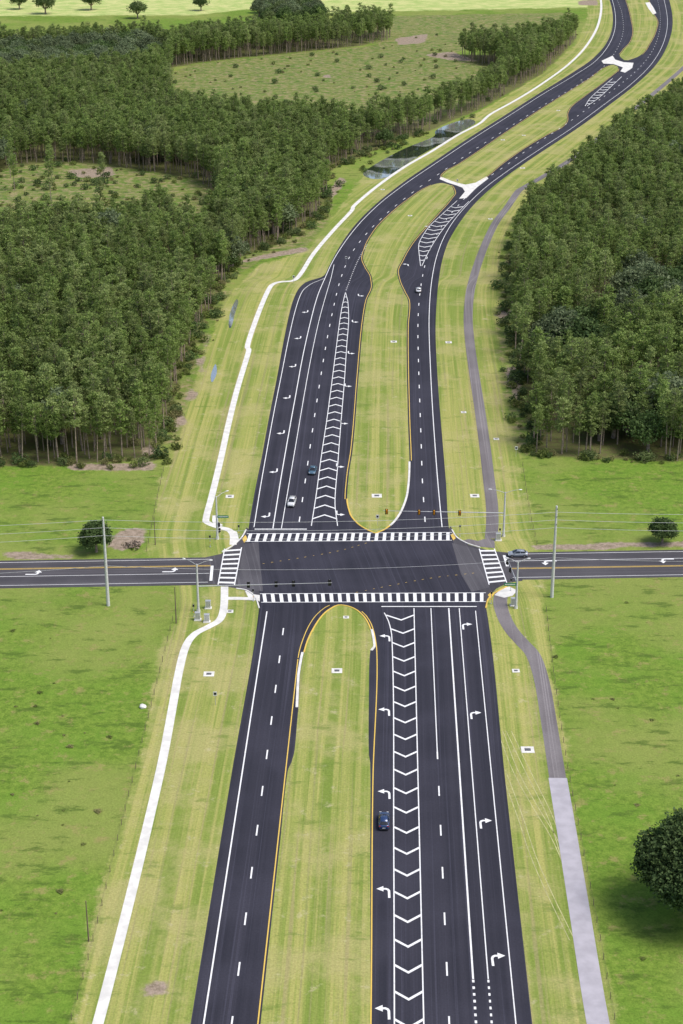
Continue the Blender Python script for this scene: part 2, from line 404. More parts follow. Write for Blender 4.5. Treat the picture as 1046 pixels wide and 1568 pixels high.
line(W4,808,-80,w=.22); dashes(D2,800,-20)
n1L=FX([(644,408),(641,380),(653,353),(678,328),(700,308)]); n1R=FX([(646,408),(658,383),(682,347),(705,322),(718,309)])
line(n1L,408,308,.22); line(n1R,408,309,.22); chevrons(n1L,n1R,400,314,6.5,1,t=.8)
n2L=FX([(896,163),(903,152),(920,136),(938,121)]); n2R=FX([(899,163),(915,152),(935,134),(952,118)])
line(n2L,163,121,.3); line(n2R,163,118,.3); chevrons(n2L,n2R,160,124,9,1,t=1.4)
# stop bars and crosswalks
def bar(pts,w): W.ribbon(GP(pts),w,ZP,M_white)
bar([(390,811),(470,811)],.45); bar([(584,929.5),(730,929.5)],.35); bar([(325,867),(323,890)],.65); bar([(772,851),(777,868)],.65)
def ladder(a,b,c,d,n,fill=.42,edge=.24):
    a,b,c,d=[Vector(G(*p)) for p in(a,b,c,d)]  # a-b one rail, d-c the other
    z=ZP
    W.ribbon([a,b],edge,z+.004,M_white); W.ribbon([d,c],edge,z+.004,M_white)
    for i in range(n):
        t0=(i+.5-fill/2)/n; t1=(i+.5+fill/2)/n
        W.add([(*a.lerp(b,t0),z),(*a.lerp(b,t1),z),(*d.lerp(c,t1),z),(*d.lerp(c,t0),z)],[(3,2,1,0)],M_white)
ladder((378,818),(692,816),(692,828),(374,830),26)
ladder((398,910),(744,908.5),(744,922),(400,923),27)
ladder((344,841),(334,896),(359,897),(370,839),8,.34)
ladder((734,841),(749,896),(776,893),(757,841),8,.34)
# turn arrows
def arrow(x,y,mir,rot=0.0,s=1.15):
    cx,cy=G(x,y)
    A=[(.45,-1.4),(.78,-1.4),(.78,.15),(.62,.55),(.25,.78),(-.15,.78),(-.15,.42),(.15,.42),(.38,.28),(.45,.05)]
    H=[(-.15,1.2),(-1.15,.6),(-.15,0.0)]
    c,sn=math.cos(rot),math.sin(rot)
    for pl in(A,H):
        P=[]
        for (u,v) in pl:
            u=u*mir*s; v=v*s*1.05; P.append((cx+u*c-v*sn,cy+u*sn+v*c))
        W.poly(P,ZP,M_white)
for p in [(588,1550),(589,1366),(590,1216),(590,1090),(591,977)]: arrow(*p,1)
for p in [(761,1469),(742,1261),(727,1095),(714,959)]: arrow(*p,-1)
for p in [(408,790),(420,722),(431,663),(440,609),(449,561),(457,518),(468,478)]: arrow(*p,-1,math.pi)
for p in [(520,787),(520,714),(526,648),(532,591),(537,541),(543,493),(552,453)]: arrow(*p,1,math.pi)
arrow(622,406,1); arrow(655,348,1)
for p in [(53,878),(262,874)]: arrow(*p,1,-math.pi/2,1.3)
for p in [(1020,859),(840,862)]: arrow(*p,1,math.pi/2,1.3)
# cross street lines
def csl(x0,x1,off,mat='w',w=.2,dash=None):
    B=W if mat=='w' else Yl; m=M_white if mat=='w' else M_yel
    A=G(x0,870)[0]; E=G(x1,870)[0]
    n=max(2,int((E-A)/10)); xs=np.linspace(A,E,n); B.ribbon(list(zip(xs,CS(xs)+off)),w,ZP-.012,m)
for off,mt in((6.2,'w'),(2.9,'y'),(2.5,'y'),(-1.3,'w'),(-5.9,'w')): csl(-2900,322,off,mt,.16)
for off,mt in((6.3,'w'),(2.6,'w'),(-1.2,'y'),(-1.6,'y'),(-6.1,'w')): csl(782,2900,off,mt,.16)
def dotted(pts,B,mat,on,off,w):
    P=catmull(GP(pts),10); acc=0; seg=[]
    for i in range(len(P)-1):
        a,b=P[i],P[i+1]; L=(b-a).length; k=0
        while k<L:
            st=min(L-k,.25); ph=acc%(on+off)
            if ph<on: seg.append(a.lerp(b,k/L)); 
            elif seg:
                if len(seg)>1:B.ribbon(seg,w,ZP,mat)
                seg=[]
            k+=st; acc+=st
dotted([(402,864),(460,855),(520,844),(575,828)],Yl,M_yel,.7,1.3,.12)
dotted([(545,908),(600,897),(660,886),(728,878)],Yl,M_yel,.7,1.3,.12)
W.obj('white_road_markings'); Yl.obj('yellow_road_markings')
# ------------------------------------------------------------------ paths
mb=MB()
SWS=[(60,1900),(112,1700),(150,1568),(173,1480),(197,1385),(225,1270),(249,1165),(264,1085),(274,1030),(284,992),(298,972),(322,959),(337,949),(343,930),(344,899)]
SWN=[(357,835),(357,820),(350,812),(335,808),(318,801),(316,793),(325,758),(339,700),(350,650),(363,598),(376,555),(381,537),(379,531),(385,510),(399,472),(412,443),(420,435),(432,432),(450,430),(462,418),(481,388),(510,354),(538,324),(544,314),(580,284),(620,256),(660,233),(700,208),(734,190),(752,175),(790,154),(830,129),(872,98),(900,68),(917,35),(920,0),(908,-40),(870,-90)]
for i,s_ in enumerate((SWS,SWN)): mb.ribbon(catmull(GP(s_),5),1.65,.030,M_conc)
mb.ribbon(catmull(GP([(346,917),(368,917),(392,918)]),4),1.4,.034,M_conc)
mb.ribbon(catmull(GP([(338,806),(330,800),(330,790)]),4),1.4,.034,M_conc)
mb.poly(GP([(352,812),(363,815),(366,827),(360,834),(354,830)]),.038,M_conc)
mb.obj('concrete_sidewalk')
mb=MB()
mb.ribbon(catmull(GP([(1010,2000),(948,1700),(916,1568),(885,1380),(868,1275),(854,1192)]),5),3.3,.030,M_conc_path)
mb.obj('concrete_shared_path')
mb=MB()
mb.ribbon(catmull(GP([(854,1192),(842,1115),(830,1045),(817,1005),(800,985),(785,968),(773,948),(766,925),(769,906)]),6),3.0,.026,M_path)
mb.ribbon(catmull(GP([(752,825),(754,800),(753,770),(748,730),(742,680),(735,630),(726,572),(719,520),(717,480),(722,438),(737,390),(757,345),(777,318),(791,297),(800,289),(830,272),(870,248),(905,222),(975,165),(1046,105),(1100,50)]),6),3.0,.026,M_path)
o=mb.obj('asphalt_shared_path'); set_acr(o.data)
mb=MB()
mb.poly(GP([(757,912),(768,902),(780,899),(792,905),(785,913),(772,916)]),.034,M_conc)
mb.poly(GP([(706,829),(718,826),(732,829),(748,824),(757,828),(758,840),(735,838)]),.034,M_path)
mb.poly(GP([(371,826),(376,820),(379,826),(374,832)]),.044,M_yel); mb.poly(GP([(747,912),(753,906),(757,911),(751,917)]),.044,M_yel)
mb.poly(GP([(690,820),(694,817),(698,825),(694,828)]),.044,M_yel); mb.poly(GP([(389,911),(398,912),(398,922),(391,918)]),.044,M_conc)
mb.poly(GP([(375,905),(386,908),(392,918),(380,915)]),.040,M_conc)
o=mb.obj('kerb_ramp_pads'); set_acr(o.data)

# ------------------------------------------------------------------ ground
def inpoly(P,X,Y):
    P=np.array(P); r=np.zeros(X.shape,bool); j=len(P)-1
    for i in range(len(P)):
        xi,yi=P[i]; xj,yj=P[j]
        c=((yi>Y)!=(yj>Y))&(X<(xj-xi)*(Y-yi)/((yj-yi) if yj!=yi else 1e-9)+xi); r^=c; j=i
    return r
gx=np.concatenate([-np.geomspace(9000,262,34),np.arange(-260,261,1.6),np.geomspace(262,9000,34)])
gy=list(np.linspace(-3000,30,12)); y=40.
while y<1750: gy.append(y); y+=max(1.2,y*.0038)
gy=np.array(gy+list(np.geomspace(1760,12000,40)))
X,Y=np.meshgrid(gx,gy)
def mask(polys,blur=2):
    m=np.zeros(X.shape)
    for p in polys: m=np.maximum(m,inpoly(GP(p),X,Y))
    for _ in range(blur):
        m[1:-1,:]=(m[:-2,:]+2*m[1:-1,:]+m[2:,:])/4; m[:,1:-1]=(m[:,:-2]+2*m[:,1:-1]+m[:,2:])/4
    return m
verge=[[(-200,2700),(105,1568),(145,1430),(180,1290),(215,1150),(245,1030),(268,930),(268,905),(225,850),(240,770),(255,700),(290,610),(320,520),(350,450),(400,405),(470,385),(520,320),(560,265),(620,235),(700,190),(760,155),(820,118),(880,70),(900,30),(900,-100),
  (1150,-100),(1150,60),(1046,140),(960,200),(880,262),(830,305),(800,340),(790,400),(785,470),(780,560),(790,640),(800,710),(812,790),(822,845),(834,925),(850,1050),(868,1170),(890,1290),(915,1420),(942,1568),(1150,2700)]]
CLEAR=[(-300,292),(0,262),(60,250),(150,252),(220,262),(300,276),(335,300),(335,335),(310,352),(240,346),(180,362),(120,362),(60,368),(0,380),(-300,392)]
MEADOW=[(262,112),(300,98),(450,82),(600,68),(640,50),(700,60),(700,84),(730,100),(762,106),(765,125),(735,150),(690,172),(640,190),(560,203),(440,200),(340,190),(262,175)]
WL=[(-500,716),(0,714),(130,712),(240,706),(258,650),(272,590),(308,505),(342,440),(370,395),(430,372),(485,335),(500,300),(498,265),(560,238),(612,216),(645,205),(740,166),(832,112),(876,68),(886,54),(870,56),(830,74),(760,86),(700,84),(700,100),(740,130),(262,110),(240,70),(0,80),(-500,90)]
WN=[(235,115),(262,104),(370,90),(480,80),(560,70),(597,62),(600,50),(540,52),(480,58),(380,66),(300,72),(235,85)]
WR=[(815,700),(812,660),(800,610),(790,560),(785,520),(782,480),(786,410),(797,360),(820,335),(855,305),(905,262),(965,212),(1050,160),(1120,100),(1700,100),(1700,715),(1046,708)]
ROUGH=[[(772,390),(797,360),(787,410),(783,480),(786,520),(791,560),(801,610),(813,660),(816,704),(792,704),(772,620),(760,540),(757,470)],[(238,712),(256,650),(270,590),(306,505),(340,440),(368,395),(425,373),(480,337),(498,300),(512,300),(505,345),(470,380),(400,400),(362,425),(330,500),(300,570),(285,640),(262,712)]]
R=mask(verge); Gm=mask([WL,WR,WN],2); B=mask([CLEAR,MEADOW,[(500,60),(700,80),(770,60),(880,40),(880,20),(600,25)]],3)
Gm=Gm*(1-B); R=R*(1-Gm); B=np.maximum(B,mask(ROUGH,2)*.75)
pale=mask([[(480,20),(1000,10),(1000,-150),(400,-150)],[(-300,26),(300,24),(420,10),(420,-150),(-300,-150)]],3)
dirt=mask([[(105,712),(235,708),(240,722),(110,722)],[(262,655),(272,620),(285,640),(270,670)],[(285,600),(300,590),(300,610),(285,620)],[(812,836),(900,833),(1046,829),(1300,822),(1300,834),(1046,838),(820,843)],
  [(160,835),(185,812),(222,808),(225,828),(190,845)],[(218,690),(240,668),(243,690),(225,705)],[(0,846),(120,850),(120,856),(0,855)],[(300,560),(318,515),(330,500),(322,540),(306,575)],[(605,60),(655,52),(650,66),(610,70)],[(645,85),(690,80),(735,95),(690,93)],[(490,118),(505,114),(510,122)],
  [(100,262),(170,256),(178,270),(120,274)],[(500,300),(520,270),(530,275),(508,310)],[(360,405),(470,385),(470,378),(370,398)],[(885,2),(915,1),(915,8),(885,9)],[(440,1238),(455,1225),(462,1262),(442,1268)],[(760,480),(785,470),(785,485),(765,490)],[(775,560),(790,560),(800,620),(788,620)],
  [(225,1500),(255,1498),(250,1525),(222,1522)]],1)
gr=grid_mesh('ground',X,Y,np.zeros(X.shape),M_ground)
def setc(me,n,arrs):
    at=me.attributes.new(n,'FLOAT_COLOR','POINT'); at.data.foreach_set('color',np.stack([a.ravel() for a in arrs],1).astype(np.float32).ravel())
Z=np.zeros(X.shape); setc(gr.data,'reg',[R,Gm,B,Z]); setc(gr.data,'reg2',[pale,dirt,Z,Z])
# tyre tracks worn into the verge
M_track=simple('worn_grass_track',(.42,.40,.20),.95,var=.3,scale=.6)
mb=MB()
for pl in ([(762,1120),(785,1180),(815,1235),(845,1285),(868,1340),(885,1400)],[(768,1185),(792,1250),(812,1310),(838,1370),(872,1440)],[(775,1120),(806,1185),(838,1250),(858,1310),(872,1380)]):
    for dx in(0,8): mb.ribbon(catmull(GP([(a+dx,b) for a,b in pl]),12),.13,.006,M_track)
mb.obj('tyre_tracks_path')
# water
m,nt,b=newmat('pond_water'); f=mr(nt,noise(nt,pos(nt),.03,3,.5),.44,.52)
nt.links.new(mix(nt,f,(.02,.028,.02),(.78,.80,.78)),b.inputs['Base Color']); nt.links.new(math_(nt,'MULTIPLY',f,.85),b.inputs['Metallic']); b.inputs['Roughness'].default_value=.05  # pale sky and dark tree reflections put into colour and metallic by noise
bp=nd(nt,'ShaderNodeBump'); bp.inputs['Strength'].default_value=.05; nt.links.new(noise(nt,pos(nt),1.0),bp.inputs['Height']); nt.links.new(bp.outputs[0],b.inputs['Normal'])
mb=MB()
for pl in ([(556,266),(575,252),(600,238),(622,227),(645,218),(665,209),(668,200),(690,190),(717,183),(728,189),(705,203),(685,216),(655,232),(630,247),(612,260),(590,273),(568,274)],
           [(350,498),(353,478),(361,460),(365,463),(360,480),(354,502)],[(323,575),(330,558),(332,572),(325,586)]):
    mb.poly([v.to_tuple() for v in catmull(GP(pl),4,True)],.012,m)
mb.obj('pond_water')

# ------------------------------------------------------------------ vegetation
def leafquads(C,size,jit=.35,up=.3):
    n=len(C); a=rng.normal(size=(n,3)); a[:,2]*=(1-up); a/=np.linalg.norm(a,axis=1,keepdims=True)
    b=rng.normal(size=(n,3)); b-= (b*a).sum(1,keepdims=True)*a; b/=np.linalg.norm(b,axis=1,keepdims=True)
    s=size*rng.uniform(1-jit,1+jit,size=(n,1))
    V=np.stack([C-a*s*.5-b*s*.28,C+a*s*.5-b*s*.28,C+a*s*.35+b*s*.32,C-a*s*.35+b*s*.32],1).reshape(-1,3)
    return V
def tree_mesh(name,trunkMB,C,T,size,leafmat,barkmat=M_bark,up=.3):
    tv=np.array(trunkMB.v,float).reshape(-1,3); nt_=len(tv); V=leafquads(C,size,up=up); n=len(C)
    vs=np.concatenate([tv,V]); me=bpy.data.meshes.new(name)
    faces=[tuple(f) for f in trunkMB.f]+[(nt_+4*i,nt_+4*i+1,nt_+4*i+2,nt_+4*i+3) for i in range(n)]
    me.from_pydata(vs.tolist(),[],faces); me.materials.append(barkmat); me.materials.append(leafmat)
    mi=np.ones(len(faces),np.int32); mi[:len(trunkMB.f)]=0; me.polygons.foreach_set('material_index',mi)
    t=np.concatenate([np.zeros(nt_),np.repeat(T,4)]).astype(np.float32)
    me.attributes.new('tint','FLOAT','POINT').data.foreach_set('value',t); me.update(); return me
def pine(name,h,R,crown=.42,leafmat=M_pine,dens=1.0):
    t=MB(); bx,by=random.uniform(-.5,.5),random.uniform(-.5,.5)
    ax=lambda z:Vector((bx*(z/h)**2,by*(z/h)**2,z))
    for i in range(5): t.cyl(ax(h*i/5),ax(h*(i+1)/5),.17*(1-i/5)+.03,.17*(1-(i+1)/5)+.03,M_bark,6,False)
    C=[];T=[]; z=crown*h
    while z<h*.99:
        f=(z/h-crown)/(1-crown); L=R*(math.sin(math.pi*min(1,f*.60+.28))**.8)*(1.0 if f<.88 else 1-(f-.88)*4)
        for k in range(random.randint(2,4)):
            a=random.uniform(0,6.283); l=max(.3,L*random.uniform(.45,1.25)); p0=ax(z); p1=p0+Vector((math.cos(a)*l,math.sin(a)*l,l*random.uniform(.05,.55)))
            t.cyl(p0,p1,.04,.012,M_bark,3,False)
            tb=random.random()
            for q in ((.55,1.0) if l>.9 else (1.0,)):
                c=p0.lerp(p1,q); m=int(10*dens); cc=np.array(c)+rng.normal(size=(m,3))*np.array([.36,.36,.2]); C.append(cc); T.append(np.clip(tb*.6+rng.uniform(0,.5,m)+.1*f,0,1))
        z+=h*random.uniform(.024,.042)
    c=np.array(ax(h*.985)); C.append(c+rng.normal(size=(16,3))*[.35,.35,.3]); T.append(rng.uniform(.4,1,16))
    return tree_mesh(name,t,np.concatenate(C),np.concatenate(T),.44,leafmat,up=.0)
def oak(name,h,R,lobes,per,quads,size,leafmat=M_oak,trunk_r=.35,lowest=.28):
    t=MB(); t.cyl((0,0,0),(0,0,h*.22),trunk_r*1.3,trunk_r,M_bark,8,False); C=[];T=[]
    for i in range(lobes):
        a=i*2.39996+random.uniform(-.4,.4); rr=R*.66*math.sqrt((i+.5)/lobes); zz=h*(lowest+ (1-lowest)*.66*(1-(rr/R)**1.6))*random.uniform(.85,1.05)
        c=Vector((math.cos(a)*rr,math.sin(a)*rr,zz)); lr=R*random.uniform(.27,.42)
        mid=Vector((c.x*.4,c.y*.4,h*.3)); t.cyl((0,0,h*.2),mid,trunk_r*.55,trunk_r*.35,M_bark,6,False); t.cyl(mid,c,trunk_r*.35,.05,M_bark,5,False)
        lt=random.uniform(0,.45)
        d=rng.normal(size=(per,3)); d/=np.linalg.norm(d,axis=1,keepdims=True); rad=lr*rng.uniform(.55,1.08,size=(per,1))**.6
        P=np.array(c)+d*rad*np.array([1,1,.75])
        P=P[P[:,2]>h*.12]
        for p in P:
            q=p+rng.normal(size=(quads,3))*size*.8; C.append(q); T.append(np.clip(lt+rng.uniform(0,.25)+rng.uniform(0,.3,quads),0,1))
    return tree_mesh(name,t,np.concatenate(C),np.concatenate(T),size,leafmat)
def bushm(name,r,h,n,size,mat):
    t=MB()
    for k in range(4):
        a=k*1.6; t.cyl((0,0,0),(math.cos(a)*r*.5,math.sin(a)*r*.5,h*.6),.03,.01,M_bark,3,False)
    d=rng.normal(size=(n,3)); d/=np.linalg.norm(d,axis=1,keepdims=True); d*=rng.uniform(.3,1,size=(n,1))**.5
    C=d*np.array([r,r,h*.5])*(1+.3*np.sin(d[:,:1]*5)); C[:,2]+=h*.5; C[:,2]=np.abs(C[:,2])
    return tree_mesh(name,t,C,rng.uniform(0,1,n),size,mat)
def coll(name,meshes):
    c=bpy.data.collections.new(name)
    for i,me in enumerate(meshes):
        o=bpy.data.objects.new(f'{name}_{i}',me); c.objects.link(o)
    return c
pines=[pine(f'pine{i}',h,r,cr) for i,(h,r,cr) in enumerate([(17,1.9,.45),(18.2,1.7,.50),(16.2,2.1,.43),(17.5,1.85,.48),(15.4,1.8,.42),(18.8,2.0,.52)])]
oaks=[oak('oaka',11,6.0,16,44,5,.55),oak('oakb',9.5,5.2,13,44,5,.52),oak('oakc',12,6.5,18,42,5,.55,M_moss)]
bushes=[bushm('busha',1.5,1.9,240,.34,M_bush),bushm('bushb',1.0,1.1,160,.28,M_bush),bushm('bushc',2.0,2.8,330,.4,M_oak)]
C_p=coll('pine_variants',pines); C_o=coll('oak_variants',oaks); C_b=coll('shrub_variants',bushes)
def scatter(name,P,SC,RO,ID,col):
    n=len(P); me=bpy.data.meshes.new(name); me.vertices.add(n)
    co=np.concatenate([np.array(P),np.zeros((n,1))],1); me.vertices.foreach_set('co',co.ravel())
    me.attributes.new('scl','FLOAT_VECTOR','POINT').data.foreach_set('vector',np.array(SC,float).ravel())
    me.attributes.new('rot','FLOAT_VECTOR','POINT').data.foreach_set('vector',np.array(RO,float).ravel())
    me.attributes.new('idx','INT','POINT').data.foreach_set('value',np.array(ID,np.int32)); me.update()
    o=bpy.data.objects.new(name,me); scene.collection.objects.link(o)
    ng=bpy.data.node_groups.new(name,'GeometryNodeTree')
    ng.interface.new_socket('Geometry',in_out='INPUT',socket_type='NodeSocketGeometry'); ng.interface.new_socket('Geometry',in_out='OUTPUT',socket_type='NodeSocketGeometry')
    N=ng.nodes; gi=N.new('NodeGroupInput'); go=N.new('NodeGroupOutput'); ip=N.new('GeometryNodeInstanceOnPoints'); ci=N.new('GeometryNodeCollectionInfo')
    ci.inputs['Collection'].default_value=col; ci.inputs['Separate Children'].default_value=True; ci.inputs['Reset Children'].default_value=True
    def na(nm,dt):
        q=N.new('GeometryNodeInputNamedAttribute'); q.data_type=dt; q.inputs['Name'].default_value=nm
        return [s for s in q.outputs if s.enabled and s.name=='Attribute'][0]
    L=ng.links; L.new(gi.outputs[0],ip.inputs['Points']); L.new(ci.outputs[0],ip.inputs['Instance']); ip.inputs['Pick Instance'].default_value=True
    L.new(na('idx','INT'),ip.inputs['Instance Index']); L.new(na('rot','FLOAT_VECTOR'),ip.inputs['Rotation']); L.new(na('scl','FLOAT_VECTOR'),ip.inputs['Scale'])
    L.new(ip.outputs[0],go.inputs[0]); md=o.modifiers.new('scatter','NODES'); md.node_group=ng; return o
def fill(polys,holes,sp,jit=.45,xlim=330,keep=1.0):
    out=[]
    for p in polys:
        w=np.array(GP(p)); x0,y0=w.min(0); x1,y1=w.max(0); x0=max(x0,-xlim); x1=min(x1,xlim)
        xs,ys=np.meshgrid(np.arange(x0,x1,sp),np.arange(y0,y1,sp)); xs=xs.ravel()+rng.uniform(-jit,jit,xs.size)*sp; ys=ys.ravel()+rng.uniform(-jit,jit,ys.size)*sp
        k=inpoly(w,xs,ys)
        for hdef in holes: k&=~inpoly(GP(hdef),xs,ys)
        k&=rng.uniform(size=k.size)<keep
        out.append(np.stack([xs[k],ys[k]],1))
    return np.concatenate(out)
OAKZ=[(-500,135),(0,135),(150,128),(235,115),(262,100),(235,80),(0,88),(-500,95)]
OAKR=[[(905,690),(930,640),(1020,600),(1100,590),(1300,640),(1300,712),(1046,706)],[(795,575),(800,540),(870,520),(940,540),(935,585),(860,600)],[(890,500),(960,450),(1080,440),(1120,520),(960,540)]]
OAKL=[[(350,430),(372,392),(430,370),(470,345),(430,345),(360,370),(335,420)],[(150,240),(260,235),(300,250),(220,250)]]
def inst(P,nv,s0,s1):
    n=len(P); s=rng.uniform(s0,s1,n); w=s*rng.uniform(.9,1.2,n)
    return np.stack([w,w,s],1),np.stack([rng.normal(0,.03,n),rng.normal(0,.03,n),rng.uniform(0,6.28,n)],1),rng.integers(0,nv,n)
P=fill([WL,WR,WN],[CLEAR,MEADOW,OAKZ]+OAKR[1:],3.9)
orr=np.zeros(len(P),bool)
for hdef in OAKR[:1]: orr|=inpoly(GP(hdef),P[:,0],P[:,1])
P=P[~orr|(rng.uniform(size=len(P))<.35)]
gap=np.sin(P[:,0]*.06+2*np.sin(P[:,1]*.031))*np.cos(P[:,1]*.045+P[:,0]*.02); P=P[(gap<.84)|(rng.uniform(size=len(P))<.3)]; P=P[rng.uniform(size=len(P))<.94]
P=np.concatenate([P,fill([CLEAR],[],12,keep=.10)])
s,r,i=inst(P,6,.74,1.06); s*= (1+.10*np.sin(P[:,0]*.035+1)*np.cos(P[:,1]*.02))[:,None]
scatter('pine_forest',P,s,r,i,C_p)
print('pines',len(P))
O=np.concatenate([fill([OAKZ],[],8.5),fill([WL,WR],[CLEAR,MEADOW,OAKZ],16,keep=.09),fill(OAKR,[],8.5,keep=.7),fill(OAKL,[],8,keep=.5),
   fill([[(392,40),(495,36),(495,20),(400,20)]],[],9)])
s,r,i=inst(O,3,.9,1.5); i=np.where((rng.uniform(size=len(i))<.2),2,i); scatter('oak_woodland',O,s,r,i,C_o)
# shrubs along forest edges, ditches and clearings
B_=[]
def along(pts,sp,wd):
    P=catmull(GP(pts),4)
    for a,b in zip(P[:-1],P[1:]):
        L=(b-a).length
        for _ in range(max(1,int(L/sp+random.random()))): B_.append(((a.lerp(b,random.random())).x+random.gauss(0,wd),(a.lerp(b,random.random())).y+random.gauss(0,wd)))
along(WL[1:16],1.4,2.0); along(WR[:13],1.4,2.2); along([(815,700),(1046,708),(1400,714)],1.4,1.5)
B_=np.array(B_); Bx=fill([CLEAR],[],5,keep=.45); Bm=fill([MEADOW],[],9,keep=.2); Bu=fill([WL,WR],[CLEAR,MEADOW],11,keep=.3)
Bd=fill([[(545,275),(550,258),(660,198),(720,175),(735,180),(728,186),(690,186),(600,234)]],[],3.5,keep=.3)
AB=np.concatenate([B_,Bx,Bm,Bu,Bd]); s,r,i=inst(AB,3,.35,1.15); scatter('undergrowth_shrubs',AB,s,r,i,C_b)
# pasture weeds
Wd=fill([[(0,905),(262,905),(240,1030),(100,1568),(-200,1568),(-200,905)],[(838,925),(1046,905),(1300,905),(1300,1568),(945,1568),(872,1170)]],[],5,keep=.25)
cl=np.sin(Wd[:,0]*.11+np.sin(Wd[:,1]*.07)*2)*np.cos(Wd[:,1]*.09); Wd=Wd[cl>.1]
s,r,i=inst(Wd,2,.16,.5); s[:,2]*=.45; scatter('pasture_weeds',Wd,s,r,i,coll('weed_variants',bushes[:2]))
# free-standing trees
def place(me,x,y,sc,rot=0,name='oak_tree'):
    o=bpy.data.objects.new(name,me); scene.collection.objects.link(o); X_,Y_=G(x,y); o.location=(X_,Y_,0); o.rotation_euler[2]=rot; o.scale=(sc,sc,sc); return o
M_oakd=leaf_material('dark_oak_leaves',(.028,.060,.020),(.085,.135,.042),(.11,.155,.055),.25)
near=oak('near_oak',19,10.5,52,170,8,.42,M_oakd,.5,.14)
place(near,1071,1400,1.08,.4)
midoak=oak('lone_oak',8,3.6,16,80,7,.36,M_oak,.22,.14)
place(midoak,148,846,1.15); place(midoak,1014,832,.98,2.0); 
for (x,y,s_) in [(70,22,1.5),(140,16,1.4),(211,29,1.3),(308,17,1.1),(30,15,1.2),(520,-20,1.0),(700,-30,1.2)]: place(oaks[0],x,y,s_,x)
rubble=bushm('brushpile',1.8,1.0,150,.5,M_bark); place(rubble,205,838,1.2,0,'brush_pile')
mb=MB()
import bmesh
bm=bmesh.new(); bmesh.ops.create_icosphere(bm,subdivisions=2,radius=.7)
for v in bm.verts: v.co*=random.uniform(.8,1.15); v.co.z*=.6
mb.add([v.co[:] for v in bm.verts],[tuple(v.index for v in f.verts) for f in bm.faces],M_conc); bm.free()
gx_,gy_=G(219,1084); mb.obj('boulder',(gx_,gy_,.25))

# ------------------------------------------------------------------ street furniture
def signal_head(mb,p,face,body):
    x,y,z=p
    mb.box((x,y,z),(.36,.24,1.1),body); mb.box((x,y-.02*face,z),(.66,.04,1.4),M_black)
    for k,mt in((.34,M_red),(0,M_amb),(-.34,M_grn)):
        mb.cyl((x,y+face*.12,z+k),(x,y+face*.14,z+k),.13,.13,mt,10)
        mb.cyl((x,y+face*.12,z+k+.02),(x,y+face*.36,z+k+.02),.16,.16,body,10,False)
    mb.cyl((x,y,z+.55),(x,y,z+.75),.04,.04,M_pole,6)
def lum(mb,x,y,z,dx,dy):
    mb.cyl((x,y,z),(x+dx*.6,y+dy*.6,z+.55),.06,.05,M_pole,6); mb.cyl((x+dx*.6,y+dy*.6,z+.55),(x+dx,y+dy,z+.7),.05,.04,M_pole,6)
    d=Vector((dx,dy,0)).normalized(); c=Vector((x+dx,y+dy,z+.68))+d*.3
    q=d.to_track_quat('Y','Z').to_matrix().to_4x4(); q.translation=c
    mb.loft([[(-.06,-.4,0),(.06,-.4,0),(.06,-.4,.08),(-.06,-.4,.08)],[(-.17,-.1,-.05),(.17,-.1,-.05),(.13,-.1,.1),(-.13,-.1,.1)],[(-.17,.3,-.05),(.17,.3,-.05),(.12,.3,.08),(-.12,.3,.08)],[(-.07,.45,0),(.07,.45,0),(.05,.45,.05),(-.05,.45,.05)]],M_lamp,M=q)
def mast(bx,by,h,armdir,armlen,heads,face,body,sign=None,lums=()):
    mb=MB(); mb.cyl((0,0,0),(0,0,.5),.42,.40,M_conc,12); mb.cyl((0,0,.5),(0,0,h),.28,.16,M_cpole,12); mb.box((0,0,.55),(.62,.62,.08),M_pole)
    d=Vector((armdir[0],armdir[1],0)).normalized()
    p0=Vector((0,0,6.0)); p1=p0+d*armlen+Vector((0,0,.7)); 
    if armlen>0: mb.cyl(p0,p1,.13,.05,M_pole,10)
    for t in heads:
        p=p0.lerp(p1,t/armlen); 
        if abs(d.x)>.5: signal_head(mb,(p.x,p.y+face*.25,p.z-.1),face,body)
        else:
            tmp=MB(); signal_head(tmp,(0,0,0),1,body); R_=Matrix.Rotation(-math.pi/2*face,4,'Z')
            o=len(mb.v); mb.v+=[tuple(R_@Vector(v)+Vector((p.x+face*.25,p.y,p.z-.1))) for v in tmp.v]
            for f,mi,sm in zip(tmp.f,tmp.mi,tmp.sm): mb.f.append(tuple(k+o for k in f)); mb.mi.append(mb.m(tmp.mats[mi])); mb.sm.append(sm)
    for L in lums: lum(mb,0,0,h-.2,*L)
    if sign:
        p=p0+d*sign[0]; mb.box((p.x+sign[1],p.y-.32,p.z-.15),(2.6,.04,.65),M_green); mb.box((p.x+sign[1],p.y-.345,p.z-.15),(2.2,.006,.2),M_lamp)
    X_,Y_=G(bx,by); mb.obj('traffic_signal_mast',(X_,Y_,0))
mast(304,937,11.2,(1,.01),28.6,[10.8,16.7,20.4,28.1],1,M_black,None,[(-2.6,1.6),(2.6,.8)])
mast(771,822,11.3,(-1,-.01),28.4,[10.5,16.5,20,27.6],-1,M_syel,None,[(-3.2,.5),(3.2,.3)])
mast(333,826,10.8,(.1,-1),12,[6,9.5],1,M_black,(.0,1.5),[(2.2,2.0)])
mast(790,932,11.0,(-.1,1),12,[6,9.5],-1,M_black,(.0,-1.5),[(-2,.8),(2,.6)])
